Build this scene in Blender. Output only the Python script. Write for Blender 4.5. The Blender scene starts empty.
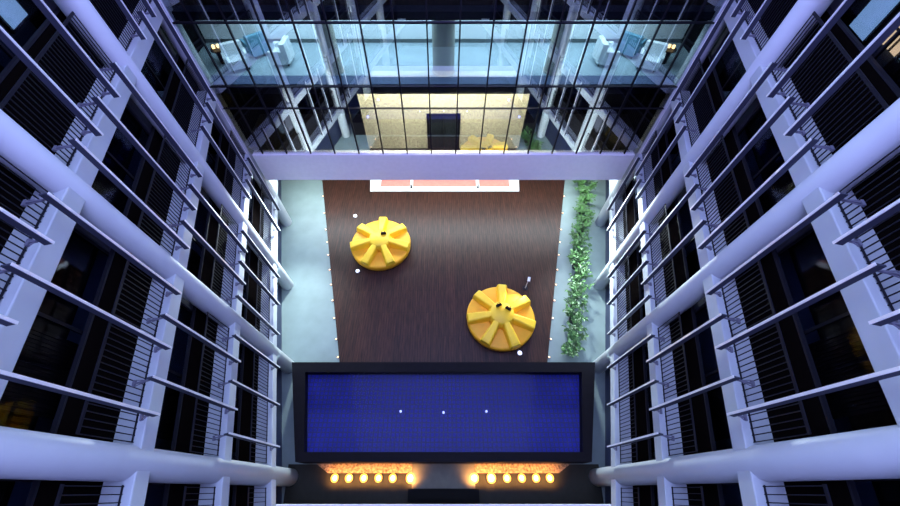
import bpy, bmesh, math, random
from mathutils import Vector, Matrix
random.seed(7)
S = bpy.context.scene
COL = S.collection
R = math.radians

# ------------------------------------------------------------------ camera
CZ = 15.74
cam_d = bpy.data.cameras.new('camera')
cam = bpy.data.objects.new('camera', cam_d); COL.objects.link(cam)
cam.location = (0, 0, CZ)
cam.rotation_euler = (R(34.335), 0, 0)
cam_d.sensor_width = 36; cam_d.lens = 13.908; cam_d.shift_x = 6.5/900
cam_d.clip_start = 0.05; cam_d.clip_end = 200
S.camera = cam
S.view_settings.view_transform = 'Standard'
S.view_settings.look = 'None'
S.view_settings.gamma = 1
S.view_settings.use_curve_mapping = False
S.view_settings.exposure = 0.0
# ------------------------------------------------------------------ world (dusk through the roof)
w = bpy.data.worlds.new('world'); S.world = w; w.use_nodes = True
bg = w.node_tree.nodes['Background']
_nt = w.node_tree
_tc = _nt.nodes.new('ShaderNodeTexCoord'); _sx = _nt.nodes.new('ShaderNodeSeparateXYZ'); _mr = _nt.nodes.new('ShaderNodeMapRange'); _cr = _nt.nodes.new('ShaderNodeValToRGB')
_nt.links.new(_tc.outputs['Generated'], _sx.inputs[0]); _nt.links.new(_sx.outputs['Y'], _mr.inputs[0])
_mr.inputs[1].default_value = -0.8; _mr.inputs[2].default_value = 0.8
_cr.color_ramp.elements[0].color = (0.42, 0.39, 1.25, 1); _cr.color_ramp.elements[1].color = (0.47, 0.66, 1.0, 1)
_nt.links.new(_mr.outputs[0], _cr.inputs[0]); _nt.links.new(_cr.outputs[0], bg.inputs[0])
bg.inputs[1].default_value = 3.6
# ------------------------------------------------------------------ lights
def area(name, loc, rot, sx, sy, col, power):
    d = bpy.data.lights.new(name, 'AREA'); d.shape = 'RECTANGLE'; d.size = sx; d.size_y = sy
    d.color = col; d.energy = power
    o = bpy.data.objects.new(name, d); COL.objects.link(o); o.location = loc; o.rotation_euler = rot
    return o
area('soffit_light', (0, 14.6, 3.5), (R(-24), 0, 0), 19.5, 1.2, (0.78, 0.93, 1.0), 2300)
for sx in (-1, 1):
    area('cove_light', (sx*7.6, 8.2, 1.9), (0, R(sx*12), R(sx*-14.8)), 0.3, 8.0, (0.62, 0.92, 1.0), 45)
for sx in (-1, 1):  # added unseen spots under the beam, brighten the lower facade
    d = bpy.data.lights.new('facade_fill_spot', 'SPOT'); d.energy = 6500; d.color = (0.80, 0.95, 1.0); d.spot_size = R(95); d.spot_blend = 1.0; d.shadow_soft_size = 0.3
    o = bpy.data.objects.new('facade_fill_spot', d); COL.objects.link(o); o.location = (sx*6.2, 12.85, 3.3)
    o.rotation_euler = Vector((sx*1.6, -7.0, -0.6)).to_track_quat('-Z', 'Y').to_euler()
area('bridge_light', (0, 14.6, 10.45), (0, 0, 0), 17, 2.2, (0.66, 0.88, 1.0), 760)
area('lobby_light', (0, 13.5, 7.9), (R(20), 0, 0), 7.4, 0.5, (1.0, 0.88, 0.62), 640)

# ------------------------------------------------------------------ materials
def mat(name, col, rough=0.6, metal=0.0, noise=0.0, nscale=5.0, bump=0.0, emit=None, estr=0.0, spec=0.5, stretch=None):
    m = bpy.data.materials.new(name); m.use_nodes = True
    nt = m.node_tree; b = nt.nodes['Principled BSDF']
    b.inputs['Base Color'].default_value = (*col, 1)
    b.inputs['Roughness'].default_value = rough
    b.inputs['Metallic'].default_value = metal
    b.inputs['Specular IOR Level'].default_value = spec
    if noise or bump:
        tc = nt.nodes.new('ShaderNodeTexCoord'); mp = nt.nodes.new('ShaderNodeMapping')
        nt.links.new(tc.outputs['Object'], mp.inputs[0])
        if stretch: mp.inputs['Scale'].default_value = stretch
        n = nt.nodes.new('ShaderNodeTexNoise'); n.inputs['Scale'].default_value = nscale; n.inputs['Detail'].default_value = 6
        nt.links.new(mp.outputs[0], n.inputs['Vector'])
        if noise:
            r = nt.nodes.new('ShaderNodeValToRGB')
            r.color_ramp.elements[0].position = 0.3; r.color_ramp.elements[1].position = 0.7
            r.color_ramp.elements[0].color = (*[c*(1-noise) for c in col], 1)
            r.color_ramp.elements[1].color = (*[min(1, c*(1+noise)) for c in col], 1)
            nt.links.new(n.outputs['Fac'], r.inputs[0]); nt.links.new(r.outputs[0], b.inputs['Base Color'])
        if bump:
            bp = nt.nodes.new('ShaderNodeBump'); bp.inputs['Strength'].default_value = bump; bp.inputs['Distance'].default_value = 0.02
            nt.links.new(n.outputs['Fac'], bp.inputs['Height']); nt.links.new(bp.outputs[0], b.inputs['Normal'])
    if emit:
        b.inputs['Emission Color'].default_value = (*emit, 1); b.inputs['Emission Strength'].default_value = estr
    return m

def glass(name, tint, gloss, rough=0.02, fmax=1.0):
    m = bpy.data.materials.new(name); m.use_nodes = True
    nt = m.node_tree; nt.nodes.remove(nt.nodes['Principled BSDF'])
    t = nt.nodes.new('ShaderNodeBsdfTransparent'); t.inputs[0].default_value = (*tint, 1)
    g = nt.nodes.new('ShaderNodeBsdfGlossy'); g.inputs['Roughness'].default_value = rough
    g.inputs[0].default_value = (1, 1, 1, 1)
    lw = nt.nodes.new('ShaderNodeLayerWeight'); lw.inputs[0].default_value = 0.2
    mr = nt.nodes.new('ShaderNodeMapRange'); mr.inputs[3].default_value = gloss; mr.inputs[4].default_value = fmax
    nt.links.new(lw.outputs['Fresnel'], mr.inputs[0])
    mx = nt.nodes.new('ShaderNodeMixShader')
    nt.links.new(mr.outputs[0], mx.inputs[0]); nt.links.new(t.outputs[0], mx.inputs[1]); nt.links.new(g.outputs[0], mx.inputs[2])
    nt.links.new(mx.outputs[0], nt.nodes['Material Output'].inputs[0])
    return m

def brickmat(name, c1, c2, mortar, bw, bh, msize, rough, swap=False, spec=0.5, off=0.5, noise=0.0):
    m = bpy.data.materials.new(name); m.use_nodes = True
    nt = m.node_tree; b = nt.nodes['Principled BSDF']
    b.inputs['Roughness'].default_value = rough; b.inputs['Specular IOR Level'].default_value = spec
    tc = nt.nodes.new('ShaderNodeTexCoord'); mp = nt.nodes.new('ShaderNodeMapping')
    nt.links.new(tc.outputs['Object'], mp.inputs[0])
    if swap: mp.inputs['Rotation'].default_value = (0, 0, R(90))
    br = nt.nodes.new('ShaderNodeTexBrick'); br.inputs['Scale'].default_value = 1
    br.offset = off
    br.inputs['Color1'].default_value = (*c1, 1); br.inputs['Color2'].default_value = (*c2, 1); br.inputs['Mortar'].default_value = (*mortar, 1)
    br.inputs['Brick Width'].default_value = bw; br.inputs['Row Height'].default_value = bh; br.inputs['Mortar Size'].default_value = msize
    nt.links.new(mp.outputs[0], br.inputs['Vector'])
    last = br.outputs['Color']
    if noise:
        n = nt.nodes.new('ShaderNodeTexNoise'); n.inputs['Scale'].default_value = 3; n.inputs['Detail'].default_value = 8
        mp2 = nt.nodes.new('ShaderNodeMapping'); mp2.inputs['Scale'].default_value = (6, 0.5, 1)
        nt.links.new(tc.outputs['Object'], mp2.inputs[0]); nt.links.new(mp2.outputs[0], n.inputs['Vector'])
        mr = nt.nodes.new('ShaderNodeMapRange'); mr.inputs[1].default_value = 0.3; mr.inputs[2].default_value = 0.7
        mr.inputs[3].default_value = 1-noise; mr.inputs[4].default_value = 1+noise
        nt.links.new(n.outputs['Fac'], mr.inputs[0])
        vm = nt.nodes.new('ShaderNodeVectorMath'); vm.operation = 'SCALE'
        nt.links.new(last, vm.inputs[0]); nt.links.new(mr.outputs[0], vm.inputs['Scale']); last = vm.outputs[0]
    nt.links.new(last, b.inputs['Base Color'])
    return m

M = {}
M['white'] = mat('white_paint', (0.47, 0.50, 0.53), 0.45, noise=0.04, nscale=1.5)
M['slab'] = mat('slab_paint', (0.48, 0.52, 0.56), 0.55, noise=0.07, nscale=0.9)
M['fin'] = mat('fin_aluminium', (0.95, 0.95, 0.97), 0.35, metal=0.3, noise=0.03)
M['fin_shade'] = mat('fin_side_painted_shade', (0.045, 0.05, 0.075), 0.6, spec=0.2)  # shade of the fin sides put into a dark colour
M['dark'] = mat('dark_metal', (0.008, 0.008, 0.013), 0.5, spec=0.2)
M['rail'] = mat('rail_metal', (0.013, 0.013, 0.02), 0.6, spec=0.15)
M['panel'] = mat('parapet_panel', (0.004, 0.003, 0.003), 0.9, spec=0.0)
M['bracket'] = mat('bracket_metal', (0.16, 0.16, 0.22), 0.5, metal=0.2)
M['jamb'] = mat('jamb_grey', (0.06, 0.06, 0.08), 0.7, noise=0.05, spec=0.1)
M['pane'] = glass('dark_window_glass', (0.45, 0.5, 0.6), 0.01, 0.03, 0.22)
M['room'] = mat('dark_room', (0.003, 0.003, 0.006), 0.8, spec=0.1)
M['curtain'] = mat('brown_curtain', (0.06, 0.032, 0.02), 0.9, noise=0.5, nscale=6, stretch=(6, 6, 0.3))
M['navy'] = mat('navy_plinth', (0.01, 0.016, 0.06), 0.35)
M['floor'] = mat('pale_concrete', (0.19, 0.245, 0.235), 0.55, noise=0.10, nscale=1.2)
M['deck'] = brickmat('timber_deck', (0.046, 0.016, 0.010), (0.030, 0.012, 0.008), (0.008, 0.004, 0.003), 2.4, 0.12, 0.006, 0.42, swap=True, noise=0.5, spec=0.22)
M['glasswall'] = glass('atrium_glass', (0.80, 0.86, 0.90), 0.30, 0.0)
M['lavender'] = mat('beam_paint', (0.88, 0.87, 0.92), 0.5, noise=0.03)
M['cream'] = mat('cream_onyx', (0.70, 0.65, 0.50), 0.6, noise=0.25, nscale=9)
M['doordark'] = mat('door_dark', (0.012, 0.02, 0.03), 0.35)
M['bridge'] = mat('bridge_floor', (0.40, 0.52, 0.58), 0.35, noise=0.08, nscale=1)
M['bridge_edge'] = mat('bridge_edge_carpet', (0.08, 0.12, 0.24), 0.7, noise=0.1)
M['bwall'] = mat('bridge_wall', (0.80, 0.86, 0.88), 0.6)
M['slabdark'] = mat('slab_dark', (0.012, 0.014, 0.03), 0.5)
M['lobbyfloor'] = mat('lobby_floor', (0.05, 0.045, 0.035), 0.4)
M['icol'] = mat('interior_column_paint', (0.42, 0.42, 0.36), 0.6, noise=0.05)
M['yellow'] = mat('yellow_upholstery', (0.95, 0.60, 0.02), 0.5, noise=0.05, nscale=3)
M['yellow_d'] = mat('yellow_seat', (0.92, 0.44, 0.010), 0.55, noise=0.05, nscale=3)
M['black'] = mat('black_plastic', (0.005, 0.005, 0.005), 0.7, spec=0.1)
M['pot'] = mat('black_pot', (0.012, 0.012, 0.012), 0.5)
M['leaf'] = mat('leaf_green', (0.055, 0.15, 0.03), 0.5, noise=0.8, nscale=3.5)
M['stem'] = mat('plant_stem', (0.08, 0.14, 0.04), 0.6)
M['poolrim'] = mat('pool_rim_stone', (0.004, 0.003, 0.006), 0.6, spec=0.1, noise=0.2, nscale=4)
M['mosaic'] = brickmat('blue_mosaic', (0.001, 0.001, 0.15), (0.002, 0.002, 0.20), (0.012, 0.012, 0.07), 0.17, 0.17, 0.025, 0.6, off=0)
M['water'] = glass('pool_water', (0.8, 0.85, 1.0), 0.002, 0.03, 0.12)
M['pebble'] = mat('pebble_bed', (0.30, 0.20, 0.11), 0.8, noise=0.8, nscale=14, bump=0.8)
M['greyslab'] = mat('grey_stone_slab', (0.12, 0.115, 0.085), 0.7, noise=0.1)
M['darkfloor'] = mat('dark_stone_floor', (0.022, 0.021, 0.014), 0.6, noise=0.1, spec=0.2)
M['warm'] = mat('warm_lens', (1, 0.8, 0.4), 0.4, emit=(1.0, 0.74, 0.34), estr=4)
M['amber'] = mat('amber_halo_glow', (0.9, 0.5, 0.1), 0.5, emit=(1.0, 0.36, 0.05), estr=0.9)  # glow stands in for the orange halo around the lamps
M['warmsmall'] = mat('warm_led', (1, 0.8, 0.5), 0.4, emit=(1.0, 0.52, 0.22), estr=3.2)
M['whitelens'] = mat('white_lens', (1, 1, 1), 0.4, emit=(0.85, 0.9, 1.0), estr=1.6)
M['jet'] = mat('pool_light_lens', (1, 1, 1), 0.4, emit=(0.6, 0.65, 1.0), estr=1.3)
M['red'] = mat('red_carpet', (0.70, 0.22, 0.17), 0.8, noise=0.08, nscale=6)
M['brightwhite'] = mat('white_gloss_floor', (0.92, 0.92, 0.92), 0.5)
M['chairwhite'] = mat('white_upholstery', (0.75, 0.82, 0.84), 0.6)
M['chairblue'] = mat('blue_upholstery', (0.10, 0.26, 0.36), 0.6)
M['palepanel'] = mat('pale_blue_panel', (0.45, 0.62, 0.72), 0.6, emit=(0.36, 0.55, 0.75), estr=2.2)
M['warmpanel'] = mat('lit_amber_panel', (0.8, 0.5, 0.25), 0.6, emit=(1.0, 0.60, 0.28), estr=3.5)
M['greyroom'] = mat('grey_room_wall', (0.10, 0.13, 0.14), 0.7)

# ------------------------------------------------------------------ helpers
def link(name, bm, m, parent=None, smooth=False):
    bmesh.ops.recalc_face_normals(bm, faces=bm.faces)
    me = bpy.data.meshes.new(name); bm.to_mesh(me); bm.free()
    for mm in (m if isinstance(m, (list, tuple)) else [m]): me.materials.append(mm)
    if smooth:
        for p in me.polygons: p.use_smooth = True
    o = bpy.data.objects.new(name, me); COL.objects.link(o)
    if parent: o.parent = parent
    return o
def empty(name, loc=(0, 0, 0), rz=0):
    o = bpy.data.objects.new(name, None); COL.objects.link(o); o.location = loc; o.rotation_euler = (0, 0, rz)
    o.empty_display_size = 0.2
    return o
def tag(o, label, cat, group=None, kind=None):
    o['label'] = label; o['category'] = cat
    if group: o['group'] = group
    if kind: o['kind'] = kind
    return o
def struct(o, label=None):
    o['kind'] = 'structure'
    if label: o['label'] = label
    return o
def copy_tree(o, parent=None):
    c = o.copy(); COL.objects.link(c); c.parent = parent
    for ch in [k for k in o.children]: copy_tree(ch, c)
    return c
def prism(bm, pts, z0, z1, mi=0):
    a = [bm.verts.new((p[0], p[1], z0)) for p in pts]; b = [bm.verts.new((p[0], p[1], z1)) for p in pts]
    n = len(pts); fs = [bm.faces.new(a[::-1]), bm.faces.new(b)]
    for i in range(n): fs.append(bm.faces.new((a[i], a[(i+1) % n], b[(i+1) % n], b[i])))
    for f in fs: f.material_index = mi
def box(bm, x0, x1, y0, y1, z0, z1, mi=0): prism(bm, [(x0, y0), (x1, y0), (x1, y1), (x0, y1)], z0, z1, mi)
def cyl(bm, x, y, z0, z1, r, n=24, r1=None, mi=0):
    r1 = r if r1 is None else r1
    a = [bm.verts.new((x+r*math.cos(2*math.pi*i/n), y+r*math.sin(2*math.pi*i/n), z0)) for i in range(n)]
    b = [bm.verts.new((x+r1*math.cos(2*math.pi*i/n), y+r1*math.sin(2*math.pi*i/n), z1)) for i in range(n)]
    fs = [bm.faces.new(a[::-1]), bm.faces.new(b)]
    for i in range(n): fs.append(bm.faces.new((a[i], a[(i+1) % n], b[(i+1) % n], b[i])))
    for f in fs: f.material_index = mi
def lathe(bm, prof, n=32, x=0, y=0):
    rings = []
    for r, z in prof:
        if r < 1e-5: rings.append([bm.verts.new((x, y, z))])
        else: rings.append([bm.verts.new((x+r*math.cos(2*math.pi*i/n), y+r*math.sin(2*math.pi*i/n), z)) for i in range(n)])
    for a, b in zip(rings, rings[1:]):
        for i in range(n):
            j = (i+1) % n
            if len(a) == 1 and len(b) == 1: continue
            if len(a) == 1: bm.faces.new((a[0], b[i], b[j]))
            elif len(b) == 1: bm.faces.new((a[i], a[j], b[0]))
            else: bm.faces.new((a[i], a[j], b[j], b[i]))
def bar(bm, p, q, r, n=6):
    p = Vector(p); q = Vector(q); d = (q-p).normalized()
    u = d.orthogonal().normalized(); v = d.cross(u)
    A = [bm.verts.new(p+(u*math.cos(2*math.pi*i/n)+v*math.sin(2*math.pi*i/n))*r) for i in range(n)]
    B = [bm.verts.new(q+(u*math.cos(2*math.pi*i/n)+v*math.sin(2*math.pi*i/n))*r) for i in range(n)]
    bm.faces.new(A[::-1]); bm.faces.new(B)
    for i in range(n): bm.faces.new((A[i], A[(i+1) % n], B[(i+1) % n], B[i]))
ORD = ['first', 'second', 'third', 'fourth', 'fifth', 'sixth', 'seventh', 'eighth', 'ninth', 'tenth', 'eleventh', 'twelfth', 'thirteenth', 'fourteenth', 'fifteenth', 'sixteenth']

# ------------------------------------------------------------------ facade geometry: |x| = a + K*y
K = math.tan(R(14.8)); AL = R(14.8)
BAY = 4.15; C0 = 0.41
COLY = [C0 + BAY*i for i in range(-2, 5)]          # -7.95 .. 16.95
YG = 12.6                                           # glass wall plane
ZS = [1.98 + 2.99*k for k in range(5)]               # slab undersides
ST = 0.37
SIDES = (('left', -1), ('right', 1))
def fp(s, a, y): return (s*(a+K*y), y)
def strip(bm, s, a0, a1, y0, y1, z0, z1, mi=0):
    prism(bm, [fp(s, a0, y0), fp(s, a1, y0), fp(s, a1, y1), fp(s, a0, y1)], z0, z1, mi)

# floor
bm = bmesh.new(); prism(bm, [(-12.5, -9), (12.5, -9), (14, 21), (-14, 21)], -0.2, 0.0)
struct(link('floor', bm, M['floor']))
# walls: plinth + dark room backing
for nm, s in SIDES:
    bm = bmesh.new()
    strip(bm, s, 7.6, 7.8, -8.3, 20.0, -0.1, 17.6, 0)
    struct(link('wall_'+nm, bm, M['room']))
    bm = bmesh.new(); strip(bm, s, 6.04, 6.2, -8.3, 20.0, 0.0, ZS[0])
    struct(link('baseboard_'+nm, bm, M['navy']))
bm = bmesh.new(); box(bm, -5.4, 5.4, -8.6, -8.3, -0.1, 17.6)
struct(link('wall_back', bm, M['room']))
tn = 1
for nm, s in SIDES:
    for k, z in enumerate(ZS):
        bm = bmesh.new()
        strip(bm, s, 5.47, 7.6, -8.3, YG-0.1 if k else 20.0, z, z+ST)
        o = struct(link('trim_%d' % tn, bm, M['slab']), 'white slab edge of storey %d on the %s facade' % (k+1, nm)); tn += 1
        bv = o.modifiers.new('bevel', 'BEVEL'); bv.width = 0.02; bv.segments = 2; bv.limit_method = 'ANGLE'
# windows: one per bay and storey
wn = 1; proto = {}
def make_window(s):
    t = empty('window_1')
    H = 2.99-ST
    bm = bmesh.new(); strip(bm, s, 6.02, 6.08, 0.0, BAY, 0, 1.17); link('parapet_panel', bm, M['panel'], t)
    bm = bmesh.new(); strip(bm, s, 6.01, 6.09, 0.0, BAY, 1.17, 1.21); link('sill_rail', bm, M['rail'], t)
    for y0, y1 in ((0.0, 0.24), (BAY-0.24, BAY)):
        bm = bmesh.new(); strip(bm, s, 6.14, 6.30, y0, y1, 0.0, H); link('jamb', bm, M['jamb'], t)
    bm = bmesh.new()
    strip(bm, s, 6.21, 6.27, 0.24, BAY-0.24, 0.0, 0.08); strip(bm, s, 6.21, 6.27, 0.24, BAY-0.24, H-0.08, H)
    for y in (0.24, BAY/2-0.03, BAY-0.30): strip(bm, s, 6.21, 6.27, y, y+0.06, 0.08, H-0.08)
    link('frame', bm, M['dark'], t)
    bm = bmesh.new(); strip(bm, s, 6.23, 6.25, 0.30, BAY-0.30, 0.08, H-0.08); link('pane', bm, M['pane'], t)
    return t
def make_curtain(s):
    bm = bmesh.new(); n = 40
    for i in range(n):
        y0 = 0.6+(BAY-1.2)*0.45*i/n; y1 = 0.6+(BAY-1.2)*0.45*(i+1)/n
        strip(bm, s, 6.42+0.03*(i % 2), 6.45+0.03*(i % 2), y0, y1, 0.02, 2.55)
    return link('curtain', bm, M['curtain'])
for nm, s in SIDES:
    pw = make_window(s); pc = make_curtain(s); first = True; firstc = True
    for k, z in enumerate(ZS):
        for b in range(5):
            y = COLY[b]
            if first: t = pw; first = False
            else: t = copy_tree(pw)
            t.name = 'window_%d' % wn; wn += 1
            t.location = (s*K*y, y, z+ST); t['kind'] = 'structure'
            t['label'] = 'dark window bay of storey %d on the %s facade' % (k+1, nm)
            if k < 2:
                if firstc: c = pc; firstc = False
                else: c = pc.copy(); COL.objects.link(c)
                c.parent = t

# railings
def make_railing(s):
    t = empty('railing')
    y0, y1 = 0.33, BAY-0.33; a = 5.64
    for nm_, z0, z1 in (('top_rail', 1.18, 1.23), ('bottom_rail', 0.02, 0.04)):
        bm = bmesh.new(); strip(bm, s, a-0.012, a+0.012, y0, y1, z0, z1); link(nm_, bm, M['rail'], t)
    bm = bmesh.new(); n = 30
    for i in range(n+1):
        y = y0+(y1-y0-0.03)*i/n
        strip(bm, s, a-0.010, a+0.010, y, y+0.016, 0.0, 1.19)
    link('baluster_panel', bm, M['rail'], t)
    return t
BAYN = ['behind the low cross beam', 'beside the pool uplights', 'beside the blue pool', 'beside the dark deck', 'next to the glass wall']
for nm, s in SIDES:
    pr = make_railing(s); first = True
    for k, z in enumerate(ZS):
        for b in range(1, 5):
            y = COLY[b]
            if b == 1 and k > 3: continue
            t = pr if first else copy_tree(pr); first = False
            t.location = (s*K*y, y, z+ST)
            if b == 4: t.scale = (1, 1, 1)
            pos = ['', 'behind the nearest column', 'in first bay past the nearest column', 'in middle bay beside the deck', 'in last bay before the glass'][b]
            tag(t, '%s facade grey baluster railing, %s floor up, %s' % (nm, ORD[k], pos), 'railing', 'baluster railings on the %s facade' % nm)

# columns
CL = {0: 'out of shot behind the camera', 1: 'behind the cross beam at the bottom', 2: 'beside the pool uplights, thickest in view', 3: 'meeting the far corner of the blue pool',
      4: 'standing beside the middle of the deck', 5: 'standing just in front of the lilac beam', 6: 'standing behind the lilac beam'}
for nm, s in SIDES:
    for i, y in enumerate(COLY):
        if i < 1: continue
        bm = bmesh.new(); top = 17.6 if i < 6 else 3.6
        lathe(bm, [(0, 0), (0.26, 0), (0.285, 0.04), (0.285, top), (0, top)], 40)
        o = link('column', bm, M['white'], smooth=True)
        for p in o.data.polygons:
            if abs(p.normal.z) > 0.9: p.use_smooth = False
        o.location = (*fp(s, 5.70, y), 0)
        tag(o, 'white round column on the %s facade %s' % (nm, CL[i]), 'column', 'round columns of the facades')

# vertical fins
def make_fin(s):
    t = empty('facade_fin', (0, 0, 0)); L = 3.37
    rz = AL if s < 0 else -AL
    def rot(bm):
        bmesh.ops.rotate(bm, verts=bm.verts, cent=(0, 0, 0), matrix=Matrix.Rotation(rz, 3, 'Z'))
    d = s
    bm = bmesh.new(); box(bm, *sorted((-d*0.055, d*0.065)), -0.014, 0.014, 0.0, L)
    rot(bm); link('blade', bm, M['fin_shade'], t)
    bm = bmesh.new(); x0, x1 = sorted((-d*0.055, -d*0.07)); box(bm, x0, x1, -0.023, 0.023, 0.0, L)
    rot(bm); link('front_edge', bm, M['fin'], t)  # pale strip paints the light on the fin's front edge
    for z, ln in ((0.10, 0.22), (L-0.12, 0.38)):
        bm = bmesh.new()
        x0, x1 = sorted((d*0.08, d*ln)); box(bm, x0, x1, -0.014, 0.014, z-0.02, z+0.02)
        x0, x1 = sorted((d*(ln-0.04), d*ln)); box(bm, x0, x1, -0.06, 0.06, z-0.025, z+0.025)
        bar(bm, (d*0.10, 0, z), (d*(ln-0.05), -0.06, z), 0.010); bar(bm, (d*0.10, 0, z), (d*(ln-0.05), 0.06, z), 0.010)
        rot(bm); link('bracket', bm, M['bracket'], t)
    return t
for nm, s in SIDES:
    pf = make_fin(s); first = True
    for k in range(4):
        y = (1.82 if k % 2 else 1.20) + 1.314*8
        ys = []
        while y > 0.0:
            if y < YG-0.35 and min(abs(y-c) for c in COLY) > 0.50: ys.append(y)
            y -= 1.314
        for n, y in enumerate(ys):
            t = pf if first else copy_tree(pf); first = False
            t.location = (*fp(s, 5.235, y), ZS[k]+ST+0.08)
            tag(t, 'pale vertical fin on the %s facade, %s storey up, %s from the glass wall' % (nm, ORD[k], ORD[n]), 'fin', 'vertical fins on the %s facade' % nm)

# ------------------------------------------------------------------ far end: beam, glass wall, bridge, lobby
bm = bmesh.new(); box(bm, -8.72, 8.72, YG, YG+0.35, 3.65, 5.19)
o = struct(link('trim_20', bm, M['lavender']), 'lilac cross beam below the glass wall')
bv = o.modifiers.new('bevel', 'BEVEL'); bv.width = 0.015; bv.segments = 2
gw = struct(empty('window_60', (0, YG+0.12, 5.19)), 'tall glass wall with black mullions above the lilac beam')
HW = 9.0; HT = 17.6-5.19
bm = bmesh.new(); box(bm, -HW, HW, -0.01, 0.01, 0, HT); link('pane', bm, M['glasswall'], gw)
x = 0.55; xs = []
while x < HW: xs += [x, -x]; x += 1.1
for x in sorted(xs):
    bm = bmesh.new(); box(bm, x-0.024, x+0.024, -0.05, 0.03, 0, HT); link('mullion', bm, M['dark'], gw)
for z, h in ((7.46, 0.02), (8.38, 0.04), (10.57, 0.05), (13.7, 0.05)):
    bm = bmesh.new(); box(bm, -HW, HW, -0.06, 0.04, z-5.19-h/2, z-5.19+h/2); link('transom', bm, M['dark'], gw)
for s in (-1, 1):
    bm = bmesh.new(); box(bm, s*HW-0.08, s*HW+0.08, -0.10, 0.08, 0, HT); link('edge_post', bm, M['lavender'], gw)
# bridge floor slab
Y0 = YG+0.2
bm = bmesh.new()
box(bm, -10.5, 10.5, Y0, 20.8, 8.02, 8.40)
struct(link('trim_21', bm, M['slabdark']), 'dark slab edge under the lit bridge floor')
bm = bmesh.new(); box(bm, -10.5, 10.5, Y0+0.6, 16.6, 8.40, 8.42); tag(link('bridge_floor_covering', bm, M['bridge']), 'pale blue floor covering of the bridge behind the glass wall', 'floor covering')
bm = bmesh.new(); box(bm, -10.5, 10.5, Y0, Y0+0.6, 8.40, 8.425); tag(link('edge_carpet', bm, M['bridge_edge']), 'dark blue carpet strip along the glass on the bridge', 'carpet')
bm = bmesh.new(); box(bm, -10.5, 10.5, 16.1, 16.3, 8.42, 10.6); struct(link('wall_bridge', bm, M['bwall']))
bm = bmesh.new(); box(bm, -10.5, 10.5, 16.06, 16.10, 8.42, 8.56); struct(link('baseboard_bridge', bm, M['greyroom']))
bm = bmesh.new(); box(bm, -10.5, 10.5, Y0, 20.8, 10.6, 10.85); struct(link('trim_22', bm, M['slabdark']), 'dark slab above the bridge')
bm = bmesh.new(); box(bm, -10.5, 10.5, Y0+0.5, Y0+0.6, 10.85, 11.0); struct(link('trim_23', bm, M['curtain']))
bm = bmesh.new(); box(bm, -10.5, 10.5, 15.0, 15.2, 10.85, 17.6); struct(link('wall_upper', bm, M['room']))
for s in (-1, 1):
    bm = bmesh.new(); x0, x1 = sorted((s*10.3, s*10.5)); box(bm, x0, x1, Y0, 20.8, 4.0, 17.6)
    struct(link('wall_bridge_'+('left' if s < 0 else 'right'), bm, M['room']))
for x, lb in ((-4.3, 'left of the middle, behind the leaning reflections'), (0.0, 'in the middle, straight above the dark door'), (4.3, 'right of the middle, behind the leaning reflections')):
    bm = bmesh.new(); cyl(bm, 0, 0, 0, 2.18, 0.42 if x == 0 else 0.32, 32)
    lathe(bm, [(0.46 if x == 0 else 0.36, 0), (0.46 if x == 0 else 0.36, 0.06), (0.3, 0.07)], 32)
    o = link('bridge_column', bm, M['icol']); o.location = (x, 13.75, 8.42)
    tag(o, 'greyish round column on the lit bridge, '+lb, 'column', 'columns on the bridge')
# lobby behind the glass, below the bridge
bm = bmesh.new(); box(bm, -10.3, 10.3, YG+0.35, 20.8, 3.75, 4.0); struct(link('floor_lobby', bm, M['lobbyfloor']))
bm = bmesh.new(); box(bm, -10.3, 10.3, 17.5, 17.7, 4.0, 8.02); struct(link('wall_lobby', bm, M['room']))
fw = empty('feature_wall', (0, 14.4, 4.0)); tag(fw, 'glowing cream mottled wall around a dark doorway behind the glass', 'feature wall')
bm = bmesh.new()
box(bm, -3.8, -0.80, 0, 0.25, 0, 3.7); box(bm, 0.80, 3.8, 0, 0.25, 0, 3.7); box(bm, -0.80, 0.80, 0, 0.25, 2.10, 3.7)
link('wall_face', bm, M['cream'], fw)
bm = bmesh.new(); box(bm, -3.86, 3.86, -0.03, 0.28, 0.0, 0.12); link('kick_plate', bm, M['dark'], fw)
dr = struct(empty('door_1', (0, 14.4, 4.0)))
bm = bmesh.new(); box(bm, -0.78, -0.68, -0.06, 0.24, 0.0, 2.10); box(bm, 0.68, 0.78, -0.06, 0.24, 0, 2.10); box(bm, -0.78, 0.78, -0.06, 0.24, 2.0, 2.10); link('door_frame', bm, M['dark'], dr)
for x0, x1 in ((-0.67, -0.01), (0.01, 0.67)):
    bm = bmesh.new(); box(bm, x0, x1, 0.1, 0.15, 0.01, 1.99); l = link('door_leaf', bm, M['doordark'], dr)
    bm = bmesh.new(); xh = -0.08 if x0 < 0 else 0.08; box(bm, xh-0.015, xh+0.015, 0.04, 0.1, 0.8, 1.3); link('door_handle', bm, M['rail'], l)

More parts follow.
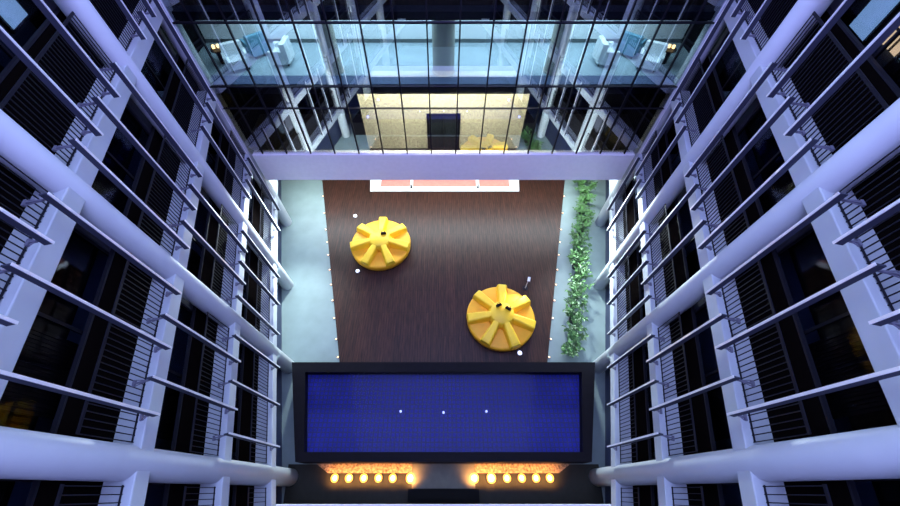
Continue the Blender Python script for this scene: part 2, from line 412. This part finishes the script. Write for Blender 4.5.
# bridge lounge furniture
def armchair(x, y, rz, m, lb):
    t = empty('armchair', (x, y, 8.425), rz)
    bm = bmesh.new(); box(bm, -0.34, 0.34, -0.32, 0.30, 0.12, 0.42); link('seat', bm, m, t)
    bm = bmesh.new(); prism(bm, [(-0.40, 0.20), (0.40, 0.20), (0.36, 0.40), (-0.36, 0.40)], 0.12, 0.85); link('backrest', bm, m, t)
    for s in (-1, 1):
        bm = bmesh.new(); x0, x1 = sorted((s*0.34, s*0.44)); box(bm, x0, x1, -0.32, 0.24, 0.12, 0.60); link('armrest', bm, m, t)
    for sx in (-0.3, 0.3):
        for sy in (-0.26, 0.3):
            bm = bmesh.new(); cyl(bm, sx, sy, 0, 0.12, 0.025, 8); link('leg', bm, M['dark'], t)
    tag(t, lb, 'armchair', 'armchairs on the bridge')
for s, nm in ((-1, 'left'), (1, 'right')):
    armchair(s*8.1, 13.95, s*-0.5, M['chairwhite'], 'white armchair at %s end of the bridge, close to the glass' % nm)
    armchair(s*7.7, 15.1, s*2.4, M['chairblue'], 'dark blue armchair at %s end of the bridge, near its back wall' % nm)
    armchair(s*6.5, 14.4, s*1.6, M['chairwhite'], 'white armchair at %s end of the bridge, turned toward the middle' % nm)
    t = empty('table_lamp', (s*8.9, 14.4, 8.425)); tag(t, 'small warm lit lamp cluster at the %s end of the bridge' % nm, 'lamp', 'warm lamps on the bridge')
    bm = bmesh.new(); cyl(bm, 0, 0, 0, 0.5, 0.16, 16); cyl(bm, 0, 0, 0.5, 0.53, 0.3, 16); link('stand', bm, M['dark'], t)
    for i in range(3):
        bm = bmesh.new(); lathe(bm, [(0, 0.53), (0.06, 0.55), (0.05, 0.66), (0, 0.68)], 10, -0.15+0.15*i, 0.06*(i % 2)); link('lamp_bulb', bm, mat('bulb', (1, .7, .3), .4, emit=(1, .62, .25), estr=6) if i == 0 and s < 0 else bpy.data.materials['bulb'], t, True)

# ------------------------------------------------------------------ ground: deck, entrance, pool, lights
bm = bmesh.new(); prism(bm, [(-(3.42+K*4.7), 4.7), (3.42+K*4.7, 4.7), (3.42+K*19, 19), (-(3.42+K*19), 19)], 0, 0.04)
tag(link('timber_deck', bm, M['deck']), 'large dark brown timber deck between the pool and the lilac beam', 'deck')
t = empty('entrance_platform', (0, 0, 0.04)); tag(t, 'bright white platform with red carpet inset at the far deck edge', 'platform')
bm = bmesh.new(); prism(bm, [(-4.55, 15.35), (4.7, 15.35), (4.95, 17.8), (-4.8, 17.8)], 0, 0.05); link('platform_rim', bm, M['brightwhite'], t)
for x0, x1 in ((-3.95, -2.10), (-1.92, 2.05), (2.25, 4.15)):
    bm = bmesh.new(); box(bm, x0, x1, 15.72, 17.6, 0.05, 0.065); link('carpet_panel', bm, M['red'], t)
for x in (-2.01, 2.15):
    bm = bmesh.new(); cyl(bm, x, 15.66, 0.05, 0.30, 0.035, 12); cyl(bm, x, 15.66, 0.05, 0.07, 0.08, 12); link('bollard', bm, M['dark'], t)
# ground ceiling under bridge + end wall
bm = bmesh.new(); box(bm, -11.5, 11.5, YG+0.35, 20.8, 3.60, 3.74); struct(link('ceiling', bm, M['slab']))
bm = bmesh.new(); box(bm, -13, 13, 20.8, 21.0, -0.1, 17.6); struct(link('wall_far', bm, M['bwall']))

# pool
PH = 1.0
def pq(y0, y1, ins): # trapezoid inset
    return [(-(5.16+0.28*y0-ins), y0+ins), ((5.16+0.28*y0-ins), y0+ins), ((5.16+0.28*y1-ins), y1-ins), (-(5.16+0.28*y1-ins), y1-ins)]
t = empty('reflecting_pool', (0, 0, 0)); tag(t, 'raised rectangular blue mosaic pool with a wide black rim', 'pool')
o_ = pq(0.86, 4.48, 0); i_ = [(-5.15, 1.17), (5.15, 1.17), (5.76, 4.07), (-5.76, 4.07)]
bm = bmesh.new()
vo = [[bm.verts.new((p[0], p[1], z)) for p in o_] for z in (0, PH)]; vi = [[bm.verts.new((p[0], p[1], z)) for p in i_] for z in (0.6, PH)]
for i in range(4):
    j = (i+1) % 4
    bm.faces.new((vo[0][i], vo[0][j], vo[1][j], vo[1][i])); bm.faces.new((vi[0][i], vi[0][j], vi[1][j], vi[1][i]))
    bm.faces.new((vo[1][i], vo[1][j], vi[1][j], vi[1][i]))
link('rim', bm, M['poolrim'], t)
bm = bmesh.new(); prism(bm, i_, 0.55, 0.62); link('mosaic_floor', bm, M['mosaic'], t)
# gently rippled water surface
bm = bmesh.new(); NX, NY = 110, 40; g = []
for j in range(NY+1):
    row = []
    for i in range(NX+1):
        v = j/NY; y = i_[0][1]+(i_[2][1]-i_[0][1])*v; hx = (i_[1][0]+(i_[2][0]-i_[1][0])*v)
        x = -hx+2*hx*i/NX
        e = max(0, abs(x)-hx+1.6)/1.6
        z = 0.93+0.012*e*math.sin(x*9+y*4)*math.cos(y*11-x*3)
        row.append(bm.verts.new((x, y, z)))
    g.append(row)
for j in range(NY):
    for i in range(NX): bm.faces.new((g[j][i], g[j][i+1], g[j+1][i+1], g[j+1][i]))
link('water_surface', bm, M['water'], t, True)
for x, y in ((-1.72, 2.62), (0, 2.58), (1.72, 2.62)):
    bm = bmesh.new(); lathe(bm, [(0.045, 0.62), (0.045, 0.66), (0.028, 0.68), (0, 0.68)], 14, x, y); link('pool_light', bm, M['jet'], t)
# pool underwater blue lamps (bare point lights near the corners)
for x, y in ((-4.85, 1.5), (-5.35, 3.6), (4.85, 1.5), (5.35, 3.6)):
    d = bpy.data.lights.new('pool_lamp', 'POINT'); d.energy = 1.2; d.color = (0.15, 0.2, 1.0); d.shadow_soft_size = 0.08
    o = bpy.data.objects.new('pool_lamp', d); COL.objects.link(o); o.location = (x, y, 0.86)

# pebble bed, centre slab, dark floor near the cross beam
bm = bmesh.new(); prism(bm, [(-4.9, 0.855), (-1.20, 0.855), (-1.20, 0.55), (-4.4, 0.55), ], 0.012, 0.10)
tag(link('pebble_bed', bm, M['pebble']), 'rough pebble strip left of the grey slab, lit by the uplights', 'pebble bed', 'pebble beds along the pool')
bm = bmesh.new(); prism(bm, [(4.9, 0.855), (1.20, 0.855), (1.20, 0.55), (4.4, 0.55), ], 0.012, 0.10)
tag(link('pebble_bed', bm, M['pebble']), 'rough pebble strip right of the grey slab, lit by the uplights', 'pebble bed', 'pebble beds along the pool')
bm = bmesh.new(); prism(bm, [(-5.6, -3.5), (5.6, -3.5), (6.0, 0.84), (-6.0, 0.84)], 0, 0.012)
tag(link('dark_paving', bm, M['darkfloor']), 'dark stone paving under the row of warm uplights', 'paving')
bm = bmesh.new(); box(bm, -1.18, 1.18, 0.06, 0.85, 0.014, 0.13)
tag(link('stone_slab', bm, M['greyslab']), 'plain grey stone slab between the two groups of uplights', 'slab')
bm = bmesh.new(); box(bm, -1.30, 1.30, -0.34, 0.04, 0.014, 0.30); box(bm, -1.2, 1.2, -0.26, -0.02, 0.30, 0.34)
tag(link('low_bench', bm, M['black']), 'black low bench box in front of the grey stone slab', 'bench')
bm = bmesh.new(); box(bm, -5.62, 5.62, -1.1, -0.37, 1.55, 2.0)
struct(link('trim_24', bm, M['lavender']), 'pale cross beam at the bottom edge')
lx = [333, 347.5, 362.5, 377.5, 392, 410]; rx = [474.5, 492, 508, 523, 537.5, 551.5]
for gi, (lst, nm) in enumerate(((lx, 'left'), (rx, 'right'))):
    for n, u in enumerate(lst):
        X = (u-443.5)/26.9
        t = empty('uplight', (X, 0.39, 0.012))
        big = u in (410, 474.5, 492)
        r = 0.12 if big else 0.09
        bm = bmesh.new(); lathe(bm, [(0, 0.0), (r+0.04, 0), (r+0.04, 0.10), (r, 0.10), (r, 0.07), (0, 0.07)], 20); link('housing', bm, M['dark'], t)
        bm = bmesh.new(); lathe(bm, [(r-0.002, 0.072), (r*0.8, 0.10+r*0.3), (0, 0.10+r*0.5)], 16); link('lens', bm, M['warm'], t, True)
        bm = bmesh.new(); lathe(bm, [(r, 0.101), (r+0.05, 0.101), (r+0.05, 0.115), (r, 0.125)], 20); link('halo_ring', bm, M['amber'], t)  # added glowing ring, imitates the halo around the lens
        tag(t, 'glowing warm uplight, %s of the %s row counting from the left' % (ORD[n], nm), 'uplight', 'warm uplights in front of the pool')
        d = bpy.data.lights.new('uplight_lamp', 'SPOT'); d.spot_size = R(140); d.spot_blend = 1.0; d.energy = 130 if big else 75; d.color = (1.0, 0.42, 0.10); d.shadow_soft_size = 0.05
        o = bpy.data.objects.new('uplight_lamp', d); COL.objects.link(o); o.parent = t; o.location = (0, -0.12, 0.42); o.rotation_euler = (R(28), 0, 0)

# deck edge lights
vy = [14.95, 13.6, 12.35, 11.45, 10.6, 9.65, 8.75, 7.85, 6.9, 5.85, 5.0]
for nm, s in SIDES:
    for n, y in enumerate(vy):
        t = empty('deck_light', (s*(3.475+K*y), y, 0.0))
        bm = bmesh.new(); cyl(bm, 0, 0, 0, 0.05, 0.04, 14); link('housing', bm, M['rail'], t)
        bm = bmesh.new(); lathe(bm, [(0.038, 0.05), (0.025, 0.065), (0, 0.07)], 12); link('lens', bm, M['warmsmall'], t, True)
        tag(t, 'tiny warm light on the %s deck edge, %s from the far end' % (nm, ORD[n]), 'deck light', 'small lights along the deck edges')

# ------------------------------------------------------------------ yellow round seats
def lounger(x, y, rot, lb):
    t = empty('round_seat', (x, y, 0.04), rot); RR = 1.62
    tag(t, lb, 'seat')
    bm = bmesh.new(); lathe(bm, [(0, 0), (RR-0.10, 0), (RR-0.02, 0.06), (RR, 0.30), (RR-0.03, 0.37), (RR-0.12, 0.40), (0.5, 0.40), (0, 0.40)], 96)
    link('seat_base', bm, M['yellow_d'], t, True)
    bm = bmesh.new(); lathe(bm, [(0.0, 0.40), (0.66, 0.40), (0.62, 0.60), (0.56, 0.80), (0.50, 0.85), (0, 0.865)], 64)
    link('hub', bm, M['yellow'], t, True)
    for i in range(7):
        a = math.pi/2+2*math.pi*i/7
        bm = bmesh.new()
        prof = [(0.42, 0.15, 0.84), (0.75, 0.17, 0.81), (1.15, 0.20, 0.76), (1.48, 0.22, 0.70), (1.60, 0.22, 0.66)]
        rings = []
        for r, hw, z in prof:
            rings.append([bm.verts.new(p) for p in ((r, -hw-0.05, 0.38), (r, -hw, z-0.05), (r, -hw+0.05, z), (r, hw-0.05, z), (r, hw, z-0.05), (r, hw+0.05, 0.38))])
        for p, q in zip(rings, rings[1:]):
            for j in range(6): bm.faces.new((p[j], p[(j+1) % 6], q[(j+1) % 6], q[j]))
        bm.faces.new(rings[0]); bm.faces.new(rings[-1][::-1])
        bmesh.ops.rotate(bm, verts=bm.verts, cent=(0, 0, 0), matrix=Matrix.Rotation(a, 3, 'Z'))
        o = link('divider', bm, M['yellow'], t)
        bv = o.modifiers.new('bevel', 'BEVEL'); bv.width = 0.03; bv.segments = 3
    return t
L1 = lounger(-3.42, 11.15, 0.0, 'yellow round divided seat at the back left of the deck')
L2 = lounger(2.72, 6.82, -0.12, 'yellow round divided seat at the front right near the pool')
def small_bag(x, y, z, rz, lb):
    t = empty('handbag', (x, y, z), rz); tag(t, lb, 'bag', 'dark bags left on the yellow seats')
    bm = bmesh.new(); prism(bm, [(-0.15, -0.06), (0.15, -0.06), (0.13, 0.06), (-0.13, 0.06)], 0, 0.12)
    o = link('bag_body', bm, M['black'], t); bv = o.modifiers.new('b', 'BEVEL'); bv.width = 0.025; bv.segments = 2
    bm = bmesh.new()
    pts = [(-0.1, 0, 0.11), (-0.07, 0.05, 0.18), (0, 0.07, 0.2), (0.07, 0.05, 0.18), (0.1, 0, 0.11)]
    for p, q in zip(pts, pts[1:]): bar(bm, p, q, 0.01)
    link('strap', bm, M['black'], t)
small_bag(-3.22, 11.38, 0.905, 0.2, 'small dark object on top of the back left yellow seat hub')
small_bag(2.58, 7.14, 0.905, 0.4, 'small dark object on hub of front right yellow seat, left one')
small_bag(3.02, 6.98, 0.90, -0.6, 'small dark object on hub of front right yellow seat, right one')
# floor spots beside the seats
for n, (x, y, lb) in enumerate(((-4.52, 9.55, 'white floor light just below the back left yellow seat'), (-5.2, 13.35, 'white floor light above left of the back left yellow seat'),
                (3.48, 5.18, 'white floor light just below the front right yellow seat'))):
    t = empty('floor_light', (x, y, 0.04)); tag(t, lb, 'floor light', 'white floor lights around the seats')
    bm = bmesh.new(); cyl(bm, 0, 0, 0, 0.05, 0.11, 20); link('housing', bm, M['fin'], t)
    bm = bmesh.new(); lathe(bm, [(0.09, 0.05), (0.07, 0.07), (0, 0.085)], 20); link('lens', bm, M['whitelens'], t, True)
t = empty('spot_stand', (4.18, 8.55, 0.04)); tag(t, 'thin pale spotlight stand behind the front right yellow seat', 'lamp')
bm = bmesh.new(); cyl(bm, 0, 0, 0, 0.03, 0.14, 16); link('base', bm, M['rail'], t)
bm = bmesh.new(); bar(bm, (0, 0, 0.03), (0, 0, 1.1), 0.02, 8); link('pole', bm, M['fin'], t)
bm = bmesh.new(); bar(bm, (0, 0.02, 1.06), (-0.05, -0.18, 1.0), 0.07, 12); link('spot_head', bm, M['fin'], t)
d = bpy.data.lights.new('stand_lamp', 'SPOT'); d.energy = 260; d.color = (1.0, 0.72, 0.4); d.spot_size = R(75); d.spot_blend = 0.6; d.shadow_soft_size = 0.05
o = bpy.data.objects.new('stand_lamp', d); COL.objects.link(o); o.location = (4.11, 8.3, 1.06)
o.rotation_euler = Vector((2.72-4.11, 6.6-8.3, -0.5)).to_track_quat('-Z', 'Y').to_euler()

# ------------------------------------------------------------------ plants along the right side
def plant(x, y, n, lb):
    t = empty('potted_plant', (x, y, 0)); tag(t, lb, 'plant', 'row of leafy plants right of the deck')
    bm = bmesh.new(); lathe(bm, [(0, 0), (0.15, 0), (0.20, 0.26), (0.18, 0.26), (0.16, 0.22), (0, 0.22)], 20); link('pot', bm, M['pot'], t)
    bm = bmesh.new(); bl = bmesh.new()
    for i in range(20):
        a = random.uniform(0, 6.28); r = random.uniform(0.2, 0.66); h = random.uniform(0.4, 1.0)
        tip = Vector((r*math.cos(a), r*math.sin(a), h)); bar(bm, (0, 0, 0.2), tip, 0.008, 5)
        for q in range(8):
            f = random.uniform(0.35, 1.0); p = Vector((0, 0, 0.2)).lerp(tip, f)
            b = random.uniform(0, 6.28); L = random.uniform(0.13, 0.24); W = L*0.30
            d = Vector((math.cos(b), math.sin(b), random.uniform(-0.2, 0.5))).normalized()
            sd = d.cross(Vector((0, 0, 1))).normalized(); up = sd.cross(d)
            m1 = p+d*L*0.45
            vs = [p, m1+sd*W+up*0.01, p+d*L-up*0.03, m1-sd*W+up*0.01]; c = m1-up*0.012
            vv = [bl.verts.new(v) for v in vs]; cv = bl.verts.new(c)
            for k in range(4): bl.faces.new((vv[k], vv[(k+1) % 4], cv))
    link('stem_bundle', bm, M['stem'], t); link('foliage', bl, M['leaf'], t)
NP = 15
for n in range(NP):
    y = 5.25+(15.9-5.25)*n/(NP-1)
    x = 4.48+K*y+random.uniform(-0.13, 0.13)
    place = 'nearest the pool' if n == 0 else ('%s from the pool' % ORD[n])
    plant(x, y, n, 'bushy green leafy plant right of the deck, %s' % place)

# ------------------------------------------------------------------ lit rooms seen high in the top corners
for nm, s, z0 in (('left', -1, 12.41), ('right', 1, 12.19)):
    bm = bmesh.new(); strip(bm, s, 6.90, 6.96, 4.9, 8.6, 11.33, 13.9); struct(link('wall_corner_room_'+nm, bm, M['greyroom']))
    t = empty('wall_panel', (0, 0, 0)); tag(t, 'pale blue lit panel in the room at the top %s corner' % nm, 'panel', 'pale panels in the corner rooms')
    bm = bmesh.new(); strip(bm, s, 6.80, 6.86, 7.85, 8.58, z0, 13.75); link('panel_face', bm, M['palepanel'], t)
    bm = bmesh.new(); strip(bm, s, 6.79, 6.88, 7.79, 7.85, z0-0.05, 13.8); strip(bm, s, 6.79, 6.88, 7.85, 8.58, z0-0.05, z0); link('panel_frame', bm, M['dark'], t)
t = empty('backlit_panel', (0, 0, 0)); tag(t, 'amber lit panel with dark crossbar at the top right corner', 'lit panel')
bm = bmesh.new(); strip(bm, 1, 6.82, 6.86, 6.75, 7.45, 12.36, 13.0); link('panel_face', bm, M['warmpanel'], t)
bm = bmesh.new(); strip(bm, 1, 6.80, 6.82, 7.06, 7.11, 12.36, 13.0); strip(bm, 1, 6.80, 6.82, 6.75, 7.45, 12.62, 12.66); link('crossbar', bm, M['dark'], t)
